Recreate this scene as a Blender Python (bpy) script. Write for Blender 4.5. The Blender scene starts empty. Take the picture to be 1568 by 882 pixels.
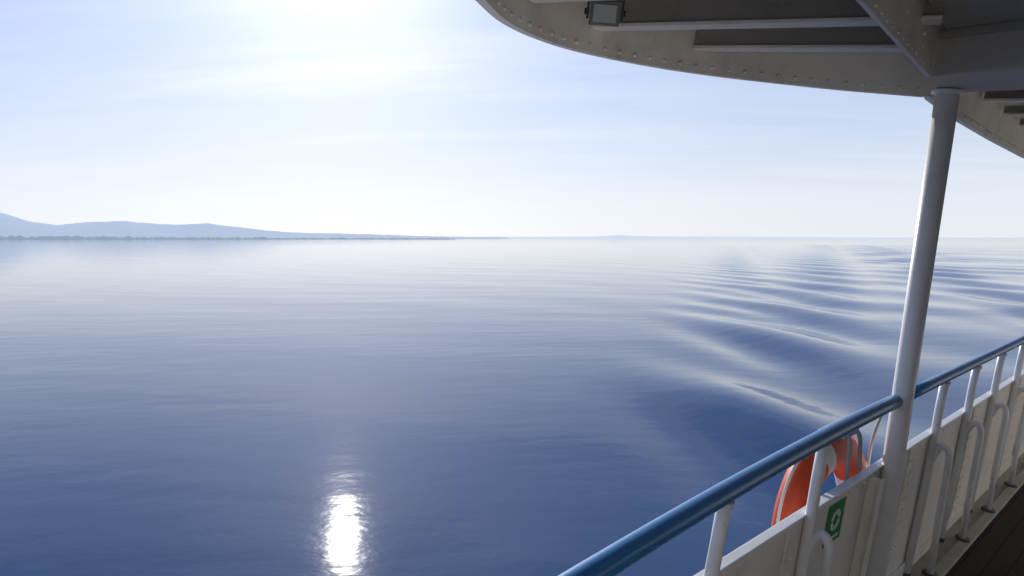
import bpy, bmesh, math, random
import numpy as np
from mathutils import Vector, Matrix
random.seed(4)
sc=bpy.context.scene
sc.view_settings.view_transform='Standard'; sc.view_settings.look='None'; sc.view_settings.exposure=0
CAMH=4.5
YAW=math.radians(46.5)
PITCH=math.atan(76/1045)
HEEL=math.radians(8)
M=Matrix.Translation((0,0,CAMH))@Matrix.Rotation(HEEL,4,'Y')@Matrix.Translation((0,0,-1.75))
SUN_EL=math.radians(24.0); SUN_AZ=math.radians(60.8)   # left of +Y
sundir=Vector((-math.sin(SUN_AZ)*math.cos(SUN_EL),math.cos(SUN_AZ)*math.cos(SUN_EL),math.sin(SUN_EL)))

# ---------------- camera
cd=bpy.data.cameras.new('camera'); cam=bpy.data.objects.new('camera',cd); sc.collection.objects.link(cam)
cd.sensor_width=36; cd.lens=36*1045/1568; cd.clip_start=.05; cd.clip_end=80000
cam.location=(0,0,CAMH); cam.rotation_euler=(math.pi/2-PITCH,0,YAW); sc.camera=cam
# ---------------- sun
sd=bpy.data.lights.new('sun','SUN'); sd.energy=4.0; sd.angle=math.radians(.5); sd.color=(1,.96,.90)
so=bpy.data.objects.new('sun',sd); sc.collection.objects.link(so)
so.rotation_euler=sundir.to_track_quat('Z','Y').to_euler(); so.location=(0,0,30)

# ---------------- node helpers
class NT:
    def __init__(s,nt): s.nt=nt; s.n=nt.nodes; s.l=nt.links; s.n.clear()
    def add(s,t,**k):
        n=s.n.new(t)
        for a,b in k.items():
            if a=='inp':
                for i,v in b.items():
                    if hasattr(v,'is_output') : s.l.new(v,n.inputs[i])
                    else: n.inputs[i].default_value=v
            else: setattr(n,a,b)
        return n
    def math(s,op,a,b=None,c=None,clamp=False):
        n=s.n.new('ShaderNodeMath'); n.operation=op; n.use_clamp=clamp
        for i,v in enumerate((a,b,c)):
            if v is None: continue
            if hasattr(v,'is_output'): s.l.new(v,n.inputs[i])
            else: n.inputs[i].default_value=v
        return n.outputs[0]
    def mix(s,f,a,b,bt='MIX'):
        n=s.n.new('ShaderNodeMix'); n.data_type='RGBA'; n.blend_type=bt
        for i,v in ((0,f),(6,a),(7,b)):
            if hasattr(v,'is_output'): s.l.new(v,n.inputs[i])
            else: n.inputs[i].default_value=v
        return n.outputs[2]
    def ramp(s,f,stops,interp='LINEAR'):
        n=s.n.new('ShaderNodeValToRGB'); s.l.new(f,n.inputs[0])
        e=n.color_ramp.elements; n.color_ramp.interpolation=interp
        while len(e)<len(stops): e.new(.5)
        for i,(p,c) in enumerate(stops):
            e[i].position=p; e[i].color=c if len(c)==4 else (*c,1)
        return n.outputs[0]
    def rotscale(s,vec,rot,scl):
        a=s.add('ShaderNodeMapping',inp={0:vec,2:(0,0,rot)})
        b=s.add('ShaderNodeMapping',inp={0:a.outputs[0],3:scl})
        return b.outputs[0]

# ---------------- world
w=bpy.data.worlds.new('World'); sc.world=w; w.use_nodes=True
T=NT(w.node_tree)
sky=T.add('ShaderNodeTexSky'); sky.sky_type='NISHITA'; sky.sun_disc=False
sky.sun_elevation=SUN_EL; sky.sun_rotation=2*math.pi-SUN_AZ
sky.air_density=1.0; sky.dust_density=.25; sky.ozone_density=2.5; sky.altitude=300
tc=T.add('ShaderNodeTexCoord')
sep=T.add('ShaderNodeSeparateXYZ',inp={0:tc.outputs['Generated']})
z=T.math('MAXIMUM',sep.outputs[2],0.0)
# pale, hazy lake-side atmosphere added to the clear-air sky model
hz=T.ramp(z,[(0,(.82,.86,.92)),(.05,(.79,.84,.92)),(.12,(.65,.74,.91)),(.27,(.42,.54,.86)),(.5,(.17,.30,.64)),(1,(.09,.19,.46))])
hz10=T.mix(1.0,hz,(10,10,10,1),'MULTIPLY')
base=T.mix(.92,sky.outputs[0],hz10)
zz=T.math('ADD',z,.12)
px=T.math('DIVIDE',sep.outputs[0],zz); py=T.math('DIVIDE',sep.outputs[1],zz)
cv=T.add('ShaderNodeCombineXYZ',inp={0:px,1:py,2:0.0})
mp=T.rotscale(cv.outputs[0],-YAW+.08,(.35,1.7,1))
n1=T.add('ShaderNodeTexNoise',inp={0:mp,'Scale':1.5,'Detail':5,'Roughness':.58})
n2=T.add('ShaderNodeTexNoise',inp={0:mp,'Scale':.4,'Detail':1})
cl=T.ramp(n1.outputs[0],[(.42,(0,0,0)),(.72,(1,1,1))])
cl2=T.ramp(n2.outputs[0],[(.35,(.15,.15,.15)),(.65,(1,1,1))])
cf=T.math('MULTIPLY',T.math('MULTIPLY',cl,cl2),.48)
cloudc=T.mix(cf,base,(8.9,9.1,9.5,1))
# solar aureole in the haze
dt=T.add('ShaderNodeVectorMath',operation='DOT_PRODUCT',inp={0:tc.outputs['Generated'],1:tuple(sundir)})
d=T.math('MAXIMUM',dt.outputs['Value'],0.0)
g=T.math('ADD',T.math('MULTIPLY',T.math('POWER',d,70.0),5.0),T.math('MULTIPLY',T.math('POWER',d,12.0),3.0))
gc=T.add('ShaderNodeCombineXYZ',inp={0:g,1:T.math('MULTIPLY',g,.96),2:g})
fin=T.mix(1.0,cloudc,gc.outputs[0],'ADD')
bg=T.add('ShaderNodeBackground',inp={0:fin,1:.1})
wo=T.add('ShaderNodeOutputWorld',inp={0:bg.outputs[0]})

# ---------------- materials
def paint(name,col,rough=.4,dirt=.25,dirtcol=(.3,.22,.14),scale=6,bump=.15,metal=0,thr=.5):
    m=bpy.data.materials.new(name); m.use_nodes=True; T=NT(m.node_tree)
    tc=T.add('ShaderNodeTexCoord')
    a=T.add('ShaderNodeTexNoise',inp={0:tc.outputs['Object'],'Scale':scale,'Detail':6,'Roughness':.65})
    b=T.add('ShaderNodeTexNoise',inp={0:tc.outputs['Object'],'Scale':scale*9,'Detail':4,'Roughness':.6})
    f=T.ramp(a.outputs[0],[(thr,(0,0,0)),(thr+.28,(1,1,1))])
    f2=T.ramp(b.outputs[0],[(.3,(.4,.4,.4)),(.7,(1,1,1))])
    ff=T.math('MULTIPLY',T.math('MULTIPLY',f,f2),dirt)
    c=T.mix(ff,(*col,1),(*dirtcol,1))
    g=T.math('MULTIPLY_ADD',b.outputs[0],.25,rough-.1)
    bp=T.add('ShaderNodeBump',inp={'Strength':bump,'Distance':.003,'Height':a.outputs[0]})
    p=T.add('ShaderNodeBsdfPrincipled',inp={'Base Color':c,'Roughness':g,'Metallic':metal,'Normal':bp.outputs[0]})
    T.add('ShaderNodeOutputMaterial',inp={0:p.outputs[0]})
    return m
WHITE=paint('white_paint',(.86,.81,.74),.38,.55,(.38,.28,.18),4)
WHITEC=paint('tube_white_paint',(.80,.79,.77),.3,.35,(.4,.33,.26),9)
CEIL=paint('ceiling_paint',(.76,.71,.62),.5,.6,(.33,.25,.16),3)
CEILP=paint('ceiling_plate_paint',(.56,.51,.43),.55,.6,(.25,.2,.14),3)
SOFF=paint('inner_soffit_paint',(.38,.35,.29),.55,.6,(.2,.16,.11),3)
BEAMSHADE=paint('beam_web_shaded',(.27,.24,.20),.6,.6,(.15,.12,.09),5)  # darker copy of the ceiling paint: shade on beam webs put into the colour
BLUE=paint('blue_rail_paint',(.04,.19,.44),.28,.55,(.28,.36,.45),14,.25,thr=.54)
ORANGE=paint('orange_buoy',(.66,.075,.02),.45,.35,(.3,.05,.02),7)
BAND=paint('reflective_band',(.70,.69,.67),.35,.2,(.4,.4,.38),12)
GREY=paint('grey_cover',(.33,.33,.33),.6,.3,(.15,.15,.15),12)
ROPE=paint('rope',(.72,.70,.62),.8,.3,(.4,.35,.25),40)
GREEN=paint('green_sign',(.01,.25,.07),.4,.15,(.1,.3,.15),12)
SWHITE=paint('sign_white',(.8,.8,.78),.4,.1,(.5,.5,.5),12)
BLACK=paint('black_metal',(.02,.02,.02),.45,.5,(.12,.07,.04),20)
DARKST=paint('dark_fitting',(.06,.055,.05),.5,.5,(.15,.09,.05),20)
LAMPG=paint('lamp_housing',(.13,.13,.12),.4,.4,(.3,.28,.22),20)
LENS=paint('lamp_lens',(.30,.31,.31),.15,.2,(.2,.2,.2),20)
GUT=paint('waterway_paint',(.42,.40,.36),.6,.8,(.16,.12,.08),5)
HULLM=paint('hull_paint',(.75,.74,.72),.35,.3,(.4,.33,.26),1.5)
GLASS=paint('cabin_window_glass',(.02,.025,.03),.08,.0)
# deck wood
def deckmat():
    m=bpy.data.materials.new('deck_planks'); m.use_nodes=True; T=NT(m.node_tree)
    tc=T.add('ShaderNodeTexCoord')
    s=T.add('ShaderNodeSeparateXYZ',inp={0:tc.outputs['Object']})
    fr=T.math('FRACT',T.math('MULTIPLY',s.outputs[0],1/.09))
    seam=T.math('LESS_THAN',fr,.07)
    idx=T.math('FLOOR',T.math('MULTIPLY',s.outputs[0],1/.09))
    wn=T.add('ShaderNodeTexWhiteNoise',noise_dimensions='1D',inp={1:idx})
    mp=T.add('ShaderNodeMapping',inp={0:tc.outputs['Object'],3:(30,2,30)})
    n=T.add('ShaderNodeTexNoise',inp={0:mp.outputs[0],'Scale':1.5,'Detail':8,'Roughness':.7})
    c=T.mix(n.outputs[0],(.020,.013,.009,1),(.07,.046,.03,1))
    c=T.mix(T.math('MULTIPLY',wn.outputs[0],.4),c,(.05,.038,.026,1))
    c=T.mix(seam,c,(.012,.01,.01,1))
    bp=T.add('ShaderNodeBump',inp={'Strength':.4,'Distance':.003,'Height':T.math('SUBTRACT',n.outputs[0],seam)})
    p=T.add('ShaderNodeBsdfPrincipled',inp={'Base Color':c,'Roughness':.75,'Specular IOR Level':.25,'Normal':bp.outputs[0]})
    T.add('ShaderNodeOutputMaterial',inp={0:p.outputs[0]})
    return m
DECK=deckmat()

# ---------------- mesh helpers (ship frame: +Y aft, +X inboard, z above deck)
def top(name,ship=True):
    o=bpy.data.objects.new(name,None); sc.collection.objects.link(o); o.empty_display_size=.2
    if ship: o.matrix_world=M
    return o
def addmesh(name,verts,faces,mat,parent=None,smooth=False,mats=None,fm=None):
    me=bpy.data.meshes.new(name); me.from_pydata(verts,[],faces); me.update()
    for mm in (mats or [mat]): me.materials.append(mm)
    if fm: 
        for p,i in zip(me.polygons,fm): p.material_index=i
    if smooth:
        for p in me.polygons: p.use_smooth=True
    bm=bmesh.new(); bm.from_mesh(me); bmesh.ops.recalc_face_normals(bm,faces=bm.faces); bm.to_mesh(me); bm.free()
    o=bpy.data.objects.new(name,me); sc.collection.objects.link(o)
    if parent: o.parent=parent
    return o
def bevel(o,wd=.004,seg=2):
    b=o.modifiers.new('b','BEVEL'); b.width=wd; b.segments=seg; b.limit_method='ANGLE'
    return o
def prism(name,pts,z0,z1,mat,parent,bev=0):
    n=len(pts)
    v=[(x,y,z0) for x,y in pts]+[(x,y,z1) for x,y in pts]
    f=[tuple(range(n))[::-1],tuple(range(n,2*n))]+[(i,(i+1)%n,n+(i+1)%n,n+i) for i in range(n)]
    o=addmesh(name,v,f,mat,parent)
    if bev: bevel(o,bev)
    return o
def box(name,a,b,mat,parent,bev=.003):
    return prism(name,[(a[0],a[1]),(b[0],a[1]),(b[0],b[1]),(a[0],b[1])],a[2],b[2],mat,parent,bev)
def smoothpath(pts,n=8):
    P=[Vector(p) for p in pts]; out=[]
    for i in range(len(P)-1):
        p0=P[max(i-1,0)];p1=P[i];p2=P[i+1];p3=P[min(i+2,len(P)-1)]
        for k in range(n):
            t=k/n
            out.append(.5*((2*p1)+(-p0+p2)*t+(2*p0-5*p1+4*p2-p3)*t*t+(-p0+3*p1-3*p2+p3)*t**3))
    out.append(P[-1]); return out
def tube(name,pts,r,mat,parent,seg=20,caps=True,closed=False):
    P=[Vector(p) for p in pts]; n=len(P); V=[];F=[]
    up=None
    for i,pp in enumerate(P):
        if closed: t=(P[(i+1)%n]-P[i-1]).normalized()
        else: t=(P[min(i+1,n-1)]-P[max(i-1,0)]).normalized()
        if up is None:
            up=Vector((1,0,0)) if abs(t.x)<.7 else Vector((0,1,0))
        up=(up-t*up.dot(t)).normalized(); s=t.cross(up)
        rr=r[i] if isinstance(r,(list,tuple)) else r
        for k in range(seg):
            a=2*math.pi*k/seg; V.append(pp+up*math.cos(a)*rr+s*math.sin(a)*rr)
    m=n if closed else n-1
    for i in range(m):
        for k in range(seg):
            F.append((i*seg+k,i*seg+(k+1)%seg,((i+1)%n)*seg+(k+1)%seg,((i+1)%n)*seg+k))
    if caps and not closed: F+= [tuple(range(seg))[::-1],tuple(range((n-1)*seg,n*seg))]
    o=addmesh(name,V,F,mat,parent,smooth=True)
    return o
def rivets(name,pos,r,mat,parent):
    bm=bmesh.new()
    for p in pos:
        bmesh.ops.create_icosphere(bm,subdivisions=1,radius=r,matrix=Matrix.Translation(p))
    me=bpy.data.meshes.new(name); bm.to_mesh(me); bm.free(); me.materials.append(mat)
    for q in me.polygons: q.use_smooth=True
    o=bpy.data.objects.new(name,me); sc.collection.objects.link(o); o.parent=parent; return o
def wall(name,path,z0,z1,th,mat,parent):
    P=[Vector(p) for p in path]; n=len(P); V=[];F=[]
    for i,p in enumerate(P):
        t=(P[min(i+1,n-1)]-P[max(i-1,0)]).normalized(); nn=Vector((-t.y,t.x))*th
        q=p+nn
        V+=[(p.x,p.y,z0),(q.x,q.y,z0),(q.x,q.y,z1),(p.x,p.y,z1)]
    for i in range(n-1):
        for k in range(4):
            F.append((i*4+k,i*4+(k+1)%4,(i+1)*4+(k+1)%4,(i+1)*4+k))
    F+=[(0,1,2,3),tuple((n-1)*4+k for k in (3,2,1,0))]
    return addmesh(name,V,F,mat,parent)

BX=-.79   # bulwark plane
# ---------------- ship hull and deck
ship=top('ferry_hull')
prism('hull_body',[(-.815,-9),(-.815,34),(.5,38),(7,38),(7.6,34),(7.6,-9),(3.4,-20)],-3.6,-.05,HULLM,ship)
deck=top('ferry_deck')
prism('planking',[(-.64,-8),(-.64,33),(7.4,33),(7.4,-8)],-.045,0,DECK,deck)
box('waterway',(-.80,-8,-.045),(-.70,33,-.01),GUT,deck)
box('waterway_kerb',(-.70,-8,-.045),(-.645,33,.012),GUT,deck,.006)
# cabin
cab=top('ferry_cabin')
box('cabin_wall',(.95,-6,0.001),(1.05,1.3,2.30),HULLM,cab)
box('cabin_wall_aft',(.95,4.2,0.001),(1.05,28,2.30),HULLM,cab)
for y in [-5,-3.2,-1.4,.1,5,6.8,8.6,10.4,12.2]:
    box('window_frame',(.93,y-.05,.95),(.949,y+1.05,1.75),WHITEC,cab)
    box('window_glass',(.92,y,1.0),(.929,y+1.0,1.7),GLASS,cab)

# ---------------- bulwark
bw=top('ship_bulwark')
box('plate',(BX-.010,-8,-.04),(BX,33,.72),WHITE,bw,.002)
box('top_flange',(BX-.022,-8,.7205),(BX+.012,33,.7285),WHITEC,bw,.003)
riv=[]
for y in np.arange(.2,9,.075): riv.append((BX,y,.695))
seams=[.9,2.12,3.32,4.4,5.6,6.8,8.0]
for i,s in enumerate(seams):
    box('butt_strap',(BX+.0005,s-.035,.0),(BX+.006,s+.035,.712),WHITE,bw,.002)
    for zz_ in np.arange(.05,.7,.06):
        riv.append((BX+.006,s-.02,zz_)); riv.append((BX+.006,s+.02,zz_))
box('foot_angle',(BX+.0005,-8,-.009),(BX+.012,33,.06),WHITE,bw,.002)
rivets('rivets',riv,.0065,WHITE,bw)
prism('post_frame_bracket',[(BX+.001,2.79),(BX+.045,2.79),(BX+.045,2.80),(BX+.001,2.80)],.0,.71,WHITE,bw,.002)
prism('post_frame_bracket_flange',[(BX+.0455,2.77),(BX+.052,2.77),(BX+.052,2.82),(BX+.0455,2.82)],.0,.71,WHITE,bw,.002)

# ---------------- railing
rl=top('ship_railing')
RX=-.77
def rx(y):   # the rail follows the ship side, which closes in slightly going forward
    d=max(0,2.8-y)
    off=.018*min(d,2.8)**2+max(0,d-2.8)*.10
    return -.778+off-max(0,y-6)*.003
tube('handrail_fore',[(rx(y),y,1.0) for y in np.linspace(-6,2.92,60)],.027,BLUE,rl,28)
tube('handrail_aft',[(rx(y),y,1.0) for y in np.linspace(2.96,30,80)],.024,BLUE,rl,28)
st=[-1.2,-.5,.2,.9,1.55,2.21,3.58,4.15,4.72,5.32,5.95,6.6,7.25,7.9,8.6,9.3,10,10.8,11.6,12.4,13.2]
for y in st:
    tube('stanchion',[(rx(y),y,.985),(rx(y)*.9+RX*.1,y,.85),(RX,y+.01,.45),(RX-.002,y+.01,0.01)],.0185,WHITEC,rl,18)
    tube('stanchion_head',[(rx(y),y,.965),(rx(y),y,.978)],.024,WHITEC,rl,18)
    pts=smoothpath([(RX+.005,y+.01,.60),(RX+.02,y+.01,.655),(RX+.045,y+.01,.675),(RX+.068,y+.012,.645),(RX+.072,y+.02,.56)],6)+[Vector((RX+.074,y+.05,.3)),Vector((RX+.08,y+.09,.012))]
    tube('brace_tube',pts,.0155,WHITEC,rl,16)
    tube('brace_foot',[(RX+.08,y+.09,.012),(RX+.08,y+.09,.022)],.036,DARKST,rl,18)
    tube('stanchion_foot',[(RX,y+.01,-.01),(RX,y+.01,.012)],.019,DARKST,rl,18)

# ---------------- post
po=top('support_post')
tube('pipe',[(-.742,2.97,0),(-.748,2.96,.5),(-.762,2.94,.9),(-.79,2.82,2.172)],.0385,WHITEC,po,36)
tube('head_plate',[(-.79,2.82,2.155),(-.79,2.82,2.169)],.050,WHITE,po,30)

# ---------------- canopy
ca=top('deck_canopy')
rim=[(-.92,.66),(-1.18,.86),(-1.36,1.06),(-1.53,1.29),(-1.66,1.50),(-1.73,1.72),(-1.74,1.96),(-1.66,2.26),(-1.53,2.51),(-1.36,2.73),(-1.18,2.93),(-.93,3.14)]
rs=[ (p.x,p.y) for p in smoothpath([(x,y,0) for x,y in rim],8)]
aft=[(-.945,3.2),(-1.02,3.91),(-1.09,4.91),(-1.16,6.22),(-1.25,9),(-1.35,14),(-1.4,28)]
fore=[(-.9,-6),(-.9,.6)]
outline=fore+rs+aft
prism('roof_plate',outline+[(7.4,28),(7.4,-6)],2.381,2.43,CEILP,ca)
rev=[(x,y) for x,y in outline]
wall('fascia',rev,2.2,2.445,.012,CEIL,ca)
wall('fascia_foot_bar',[(x+.0,y) for x,y in rev],2.190,2.1995,.03,CEIL,ca)
riv=[];acc=0
for i in range(len(rs)-1):
    a=Vector(rs[i]);b=Vector(rs[i+1]);L=(b-a).length
    t=(b-a).normalized(); inn=Vector((t.y,-t.x))
    while acc<L:
        q=a+t*acc+inn*.002; riv.append((q.x,q.y,2.217)); acc+=.07
    acc-=L
for i in range(1,4):
    a=Vector(aft[i-1]);b=Vector(aft[i])
    for k in range(int((b-a).length/.09)):
        q=a+(b-a).normalized()*k*.09; riv.append((q.x+.002,q.y,2.217))
rivets('fascia_rivets',riv,.0085,CEIL,ca)
def beam(x0,y0,x1,y1,zb,nm='deck_beam'):
    t=Vector((x1-x0,y1-y0)).normalized(); n=Vector((-t.y,t.x))
    def q(x,y,k): return (x+n.x*k,y+n.y*k)
    prism(nm,[q(x0,y0,-.006),q(x1,y1,-.006),q(x1,y1,.006),q(x0,y0,.006)],zb+.0125,2.380,BEAMSHADE,ca,.001)
    prism(nm+'_flange',[q(x0,y0,-.02),q(x1,y1,-.02),q(x1,y1,.05),q(x0,y0,.05)],zb,zb+.012,CEIL,ca,.002)
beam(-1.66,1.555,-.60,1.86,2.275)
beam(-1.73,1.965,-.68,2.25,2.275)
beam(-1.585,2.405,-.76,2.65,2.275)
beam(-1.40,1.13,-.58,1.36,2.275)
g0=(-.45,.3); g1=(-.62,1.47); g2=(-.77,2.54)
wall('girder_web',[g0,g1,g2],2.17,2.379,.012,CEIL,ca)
riv=[]
for (a,b) in ((g0,g1),(g1,g2)):
    a=Vector(a);b=Vector(b);L=(b-a).length
    for k in range(int(L/.07)):
        q=a+(b-a)*(k*.07/L); riv.append((q.x,q.y,2.185)); 
        if k%4==0:
            for zq in (2.22,2.255,2.29): riv.append((q.x,q.y,zq))
rivets('girder_rivets',riv,.007,CEIL,ca)
prism('transverse_girder',[(-.772,2.545),(1.6,1.84),(1.6,2.22),(-.85,2.93)],2.172,2.3795,CEILP,ca,.004)
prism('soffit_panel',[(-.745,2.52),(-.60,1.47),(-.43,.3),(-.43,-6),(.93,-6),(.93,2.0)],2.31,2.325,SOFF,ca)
prism('girder_angle',[(-.762,2.535),(.9,2.04),(.9,2.025),(-.762,2.52)],2.285,2.309,SOFF,ca,.002)
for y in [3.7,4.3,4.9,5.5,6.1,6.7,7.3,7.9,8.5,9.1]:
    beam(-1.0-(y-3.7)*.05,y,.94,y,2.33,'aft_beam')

# ---------------- floodlight
fl=top('floodlight')
c=Vector((-1.50,1.75,2.262)); fdir=Vector((.62,-.72,-.32)).normalized()
side=fdir.cross(Vector((0,0,1))).normalized(); upv=side.cross(fdir)
def FP(a,b,d): return tuple(c+side*a+upv*b+fdir*d)
def frustum(name,w0,h0,d0,w1,h1,d1,mat,bev=.003,oy=0):
    v=[FP(-w0,-h0+oy,d0),FP(w0,-h0+oy,d0),FP(w0,h0+oy,d0),FP(-w0,h0+oy,d0),FP(-w1,-h1+oy,d1),FP(w1,-h1+oy,d1),FP(w1,h1+oy,d1),FP(-w1,h1+oy,d1)]
    return bevel(addmesh(name,v,[(0,1,2,3),(4,5,6,7),(0,1,5,4),(1,2,6,5),(2,3,7,6),(3,0,4,7)],mat,fl),bev)
frustum('housing',.026,.020,-.05,.043,.034,.0,LAMPG)
frustum('bezel',.048,.038,.0005,.048,.038,.012,LAMPG,.004)
frustum('lens',.038,.028,.0125,.037,.027,.0155,LENS,.002)
frustum('junction_box',.018,.014,-.075,.02,.016,-.0505,BLACK)
for s_ in (-1,1):
    frustum('bracket_arm',.004,.05,-.022,.004,.05,.004,BLACK,.001,.03)
    o=bpy.data.objects['bracket_arm' if s_<0 else 'bracket_arm.001']
    for v in o.data.vertices: v.co+=side*s_*.055
    tube('bracket_bolt',[FP(s_*.05,0,-.012),FP(s_*.066,0,-.012)],.010,BLACK,fl,12)
frustum('bracket_bridge',.059,.006,-.024,.059,.006,.006,BLACK,.001,.084)
frustum('hood',.052,.006,-.03,.052,.006,.025,BLACK,.002,.045)
tube('mount_rod',[FP(0,.088,-.012),FP(0,.088,-.012)[0:2]+(2.38,)],.009,BLACK,fl,12)
tube('cable',smoothpath([FP(0,0,-.075),FP(.01,-.02,-.1),FP(.03,.03,-.13),FP(.02,.09,-.1)],6),.004,BLACK,fl,10)

# ---------------- lifebuoy (hung outboard)
lb=top('lifebuoy')
cen=Vector((-.90,2.72,.50)); R=.275; r=.078
axis=Vector((1,-.05,.12)).normalized(); e1=Vector((0,1,0)); e1=(e1-axis*e1.dot(axis)).normalized(); e2=axis.cross(e1)
V=[];F=[];FM=[]
NU,NV=128,28
def isband(deg):
    for b in (28,108,208,285):
        if abs((deg-b+180)%360-180)<8: return True
    return False
for i in range(NU):
    a=2*math.pi*i/NU; d=e1*math.cos(a)+e2*math.sin(a)
    for k in range(NV):
        b=2*math.pi*k/NV
        rr=r*(1.02 if isband(math.degrees(a)) else 1)
        V.append(cen+d*(R+rr*math.cos(b))+axis*(rr*.78*math.sin(b)))
for i in range(NU):
    a=360*(i+.5)/NU
    for k in range(NV):
        F.append((i*NV+k,i*NV+(k+1)%NV,((i+1)%NU)*NV+(k+1)%NV,((i+1)%NU)*NV+k)); FM.append(1 if isband(a) else 0)
addmesh('ring',V,F,None,lb,True,[ORANGE,BAND],FM)
rp=[]
for i in range(96):
    a=2*math.pi*i/96; sl=abs(math.sin(2*(a-math.radians(18))))
    rp.append(cen+(e1*math.cos(a)+e2*math.sin(a))*(R+r+.004+.022*sl))
tube('grab_line',rp,.006,ROPE,lb,8,closed=True)
dz=-.085
tube('holder_hook',smoothpath([(-.812,2.66,.60),(-.835,2.67,.78),(-.85,2.68,.95+dz),(-.91,2.7,.975+dz),(-.97,2.71,.93+dz)],6),.008,GREY,lb,12)
tube('holder_hook_aft',smoothpath([(-.812,2.80,.60),(-.835,2.79,.78),(-.85,2.78,.95+dz),(-.91,2.78,.975+dz),(-.97,2.77,.93+dz)],6),.008,GREY,lb,12)
box('holder_pad',(-.955,2.66,.945+dz),(-.855,2.80,.960+dz),GREY,lb,.006)
tube('lanyard',smoothpath([(-.80,2.86,.98),(-.83,2.9,.85),(-.86,3.0,.70),(-.84,2.98,.55)],6),.006,ROPE,lb,8)

# ---------------- sign
sg=top('lifebuoy_sign')
box('panel',(BX+.0015,2.425,.525),(BX+.004,2.575,.685),GREEN,sg,.001)
def flat(name,pts,x,mat):
    n=len(pts); v=[(x,y,z) for y,z in pts]+[(x+.001,y,z) for y,z in pts]
    addmesh(name,v,[tuple(range(n)),tuple(range(n,2*n))]+[(i,(i+1)%n,n+(i+1)%n,n+i) for i in range(n)],mat,sg)
sx=BX+.0045
cy,cz=2.50,.615
for q in range(4):
    a0=q*math.pi/2+.12; a1=(q+1)*math.pi/2-.12
    A=[a0+(a1-a0)*k/10 for k in range(11)]
    flat('pictogram_arc',[(cy+.042*math.cos(a),cz+.042*math.sin(a)) for a in A]+[(cy+.022*math.cos(a),cz+.022*math.sin(a)) for a in A[::-1]],sx,SWHITE)
flat('pictogram_bar',[(cy-.05,.542),(cy+.05,.542),(cy+.05,.552),(cy-.05,.552)],sx,SWHITE)

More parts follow.
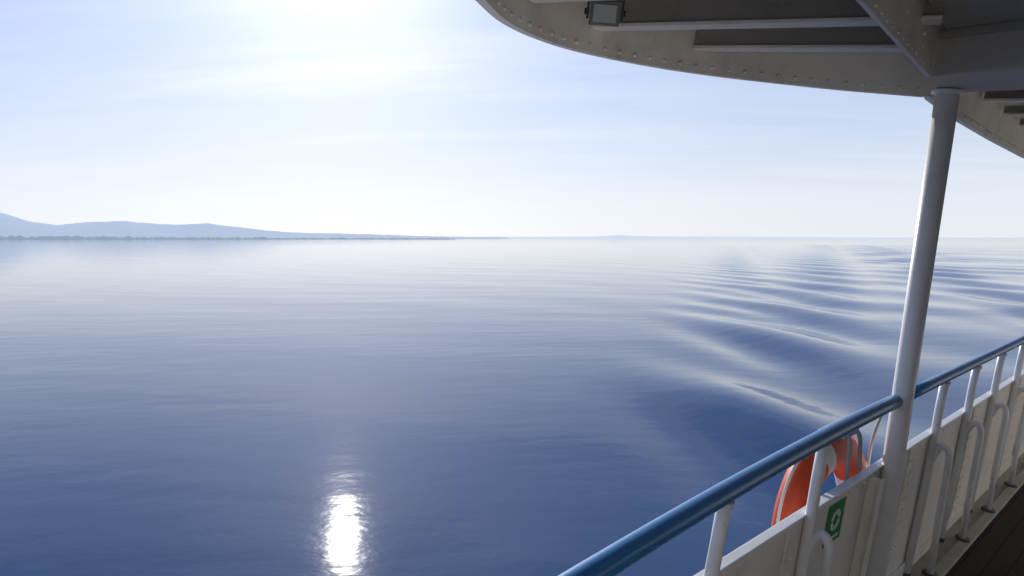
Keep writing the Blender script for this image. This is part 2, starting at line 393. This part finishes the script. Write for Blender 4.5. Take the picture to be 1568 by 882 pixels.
# ---------------- water
def build_water():
    rr=[.6]
    while rr[-1]<40000:
        x=rr[-1]; rr.append(x+max(.12,.0085*x) if x<500 else x*1.05)
    rr=np.array(rr); NR=len(rr)
    NA=1080; a=np.linspace(0,2*np.pi,NA,endpoint=False)
    X=(rr[:,None]*np.cos(a)[None,:]); Y=(rr[:,None]*np.sin(a)[None,:])
    Z=np.zeros_like(X)
    def kelvin(xs,ys,U,lat,amp,tmax,tc,tw,outer,seed=0):
        eta=(xs-X)*lat; yy=Y-ys; R=np.hypot(eta,yy)
        mask=(eta>-yy*.2-3)&(yy>1)&(R<900)&(eta<yy*.5+3)
        e=eta[mask];y=yy[mask];Rm=R[mask]
        xw=X[mask];yw=Y[mask]
        y=y+.55*np.sin(.13*xw+.05*yw+1+seed)+.35*np.sin(.31*xw-.11*yw+seed)+.7*np.sin(.045*yw+seed)
        k0=9.81/U**2
        N=640; th=np.linspace(-.9,tmax,N); dth=th[1]-th[0]
        h=np.zeros(len(e),dtype=np.float32)
        rng=np.random.RandomState(2)
        th=th+(rng.rand(N)-.5)*dth*.6
        yf=y.astype(np.float32); ef=e.astype(np.float32)
        for t in th:
            A=math.exp(-((t-tc)/tw)**2)*min(1,max(0,(t+.9)/.3))*min(1,max(0,(tmax-t)/.25))
            if A<.003: continue
            k=k0/math.cos(t)**2
            h+=np.float32(A*dth)*np.cos(np.float32(k*math.cos(t))*yf-np.float32(k*math.sin(t))*ef)
        fade=np.clip((900-Rm)/700,0,1)*np.clip((y-3)/8,0,1)
        s=np.clip((y*outer+2-e)/(1.5+.14*y),0,1); fade*=s*s*(3-2*s)
        mod=.9+.25*np.sin(.07*xw+.021*yw+seed)+.25*np.sin(.19*xw+.09*yw+2+seed)
        Z[mask]+=amp*h*fade*mod*(1+Rm/60)**.5
    kelvin(1.2,-7.0,4.3,.84,.24,1.15,.68,.46,.46)
    kelvin(1.5,-3.0,3.2,.62,.10,1.12,.75,.35,.44,1.7)
    kelvin(3.0,22.0,4.8,.9,.26,1.10,.60,.50,.44,3.1)
    RR=np.hypot(X,Y)
    near=np.clip((RR-11)/30,0.12,1)
    for (ang,lam,am) in ((1.9,9,.007),(2.3,5.3,.004),(1.5,14,.012),(2.6,3.4,.002),(1.1,6.7,.005)):
        k=2*math.pi/lam
        Z+=near*am*np.sin(k*(X*math.cos(ang)+Y*math.sin(ang))+ang*7+1.5*np.sin(.11*X+.07*Y))*np.exp(-RR/(lam*25))
    verts=np.stack([X,Y,Z],-1).reshape(-1,3).astype(np.float32)
    i=np.arange(NR-1)[:,None]; j=np.arange(NA)[None,:]; j2=(j+1)%NA
    q=np.stack([i*NA+j,(i+1)*NA+j,(i+1)*NA+j2,i*NA+j2],-1).reshape(-1,4).astype(np.int32)
    me=bpy.data.meshes.new('water')
    me.vertices.add(len(verts)); me.vertices.foreach_set('co',verts.ravel())
    me.loops.add(q.size); me.loops.foreach_set('vertex_index',q.ravel())
    me.polygons.add(len(q)); me.polygons.foreach_set('loop_start',np.arange(0,q.size,4,dtype=np.int32))
    me.polygons.foreach_set('loop_total',np.full(len(q),4,dtype=np.int32))
    me.polygons.foreach_set('use_smooth',np.ones(len(q),dtype=bool))
    me.update(calc_edges=True); me.validate()
    o=bpy.data.objects.new('water',me); sc.collection.objects.link(o)
    m=bpy.data.materials.new('lake_water'); m.use_nodes=True; T=NT(m.node_tree)
    tc=T.add('ShaderNodeTexCoord')
    def nz(rot,scl,scale,det,rough):
        v=T.rotscale(tc.outputs['Object'],rot,scl)
        return T.add('ShaderNodeTexNoise',inp={0:v,'Scale':scale,'Detail':det,'Roughness':rough}).outputs[0]
    a=nz(-YAW+.10,(.33,1,1),.42,2,.45)
    b=nz(-YAW-.22,(.45,1,1),1.3,1,.45)
    c=nz(-YAW+.15,(.75,1,1),5.5,2,.5)
    h=T.math('ADD',T.math('ADD',T.math('MULTIPLY',a,.019),T.math('MULTIPLY',b,.0075)),T.math('MULTIPLY',c,.0022))
    bp=T.add('ShaderNodeBump',inp={'Strength':1.0,'Distance':1.0,'Height':h})
    p=T.add('ShaderNodeBsdfPrincipled',inp={'Base Color':(.003,.036,.115,1),'Roughness':.045,'IOR':1.333,'Normal':bp.outputs[0]})
    T.add('ShaderNodeOutputMaterial',inp={0:p.outputs[0]})
    me.materials.append(m)
build_water()

# ---------------- distant land
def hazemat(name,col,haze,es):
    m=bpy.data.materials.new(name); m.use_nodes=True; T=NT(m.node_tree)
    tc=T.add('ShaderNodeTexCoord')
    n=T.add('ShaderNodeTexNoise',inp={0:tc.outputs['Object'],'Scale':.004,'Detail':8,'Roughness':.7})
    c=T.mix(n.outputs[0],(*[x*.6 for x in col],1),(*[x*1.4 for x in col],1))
    p=T.add('ShaderNodeBsdfPrincipled',inp={'Base Color':c,'Roughness':1,'Specular IOR Level':0.0,'Emission Color':(*haze,1),'Emission Strength':es})  # emission stands in for aerial haze; the land itself gives no light
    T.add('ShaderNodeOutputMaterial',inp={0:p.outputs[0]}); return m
def camdir(u):
    a=YAW-math.atan((u-784)/1045)
    return Vector((-math.sin(a),math.cos(a),0))
def ridge(name,prof,D,depth,mat,jag=.0,step=3,seed=1):
    rnd=random.Random(seed); us=np.arange(prof[0][0],prof[-1][0]+1,step)
    hs=np.interp(us,[p[0] for p in prof],[p[1] for p in prof])
    V=[];F=[];w=0
    for u,h in zip(us,hs):
        d=camdir(u); k=D/math.cos(math.atan((u-784)/1045))
        w=.75*w+rnd.uniform(-1,1)*jag
        H=max(h+w*min(1,h/3),.05)/1045*k
        for s,zf in ((0,-.002*0),(.25,.35),(.6,.75),(1,1.0),(1.6,-.01)):
            wob=1+.15*math.sin(u*.05+s*9)*(0<s<1)
            V.append(d*(k+depth*s)+Vector((0,0,H*zf*wob if zf>0 else -1)))
    n=len(us)
    for i in range(n-1):
        for k in range(4): F.append((i*5+k,(i+1)*5+k,(i+1)*5+k+1,i*5+k+1))
    return addmesh(name,V,F,mat,None,True)
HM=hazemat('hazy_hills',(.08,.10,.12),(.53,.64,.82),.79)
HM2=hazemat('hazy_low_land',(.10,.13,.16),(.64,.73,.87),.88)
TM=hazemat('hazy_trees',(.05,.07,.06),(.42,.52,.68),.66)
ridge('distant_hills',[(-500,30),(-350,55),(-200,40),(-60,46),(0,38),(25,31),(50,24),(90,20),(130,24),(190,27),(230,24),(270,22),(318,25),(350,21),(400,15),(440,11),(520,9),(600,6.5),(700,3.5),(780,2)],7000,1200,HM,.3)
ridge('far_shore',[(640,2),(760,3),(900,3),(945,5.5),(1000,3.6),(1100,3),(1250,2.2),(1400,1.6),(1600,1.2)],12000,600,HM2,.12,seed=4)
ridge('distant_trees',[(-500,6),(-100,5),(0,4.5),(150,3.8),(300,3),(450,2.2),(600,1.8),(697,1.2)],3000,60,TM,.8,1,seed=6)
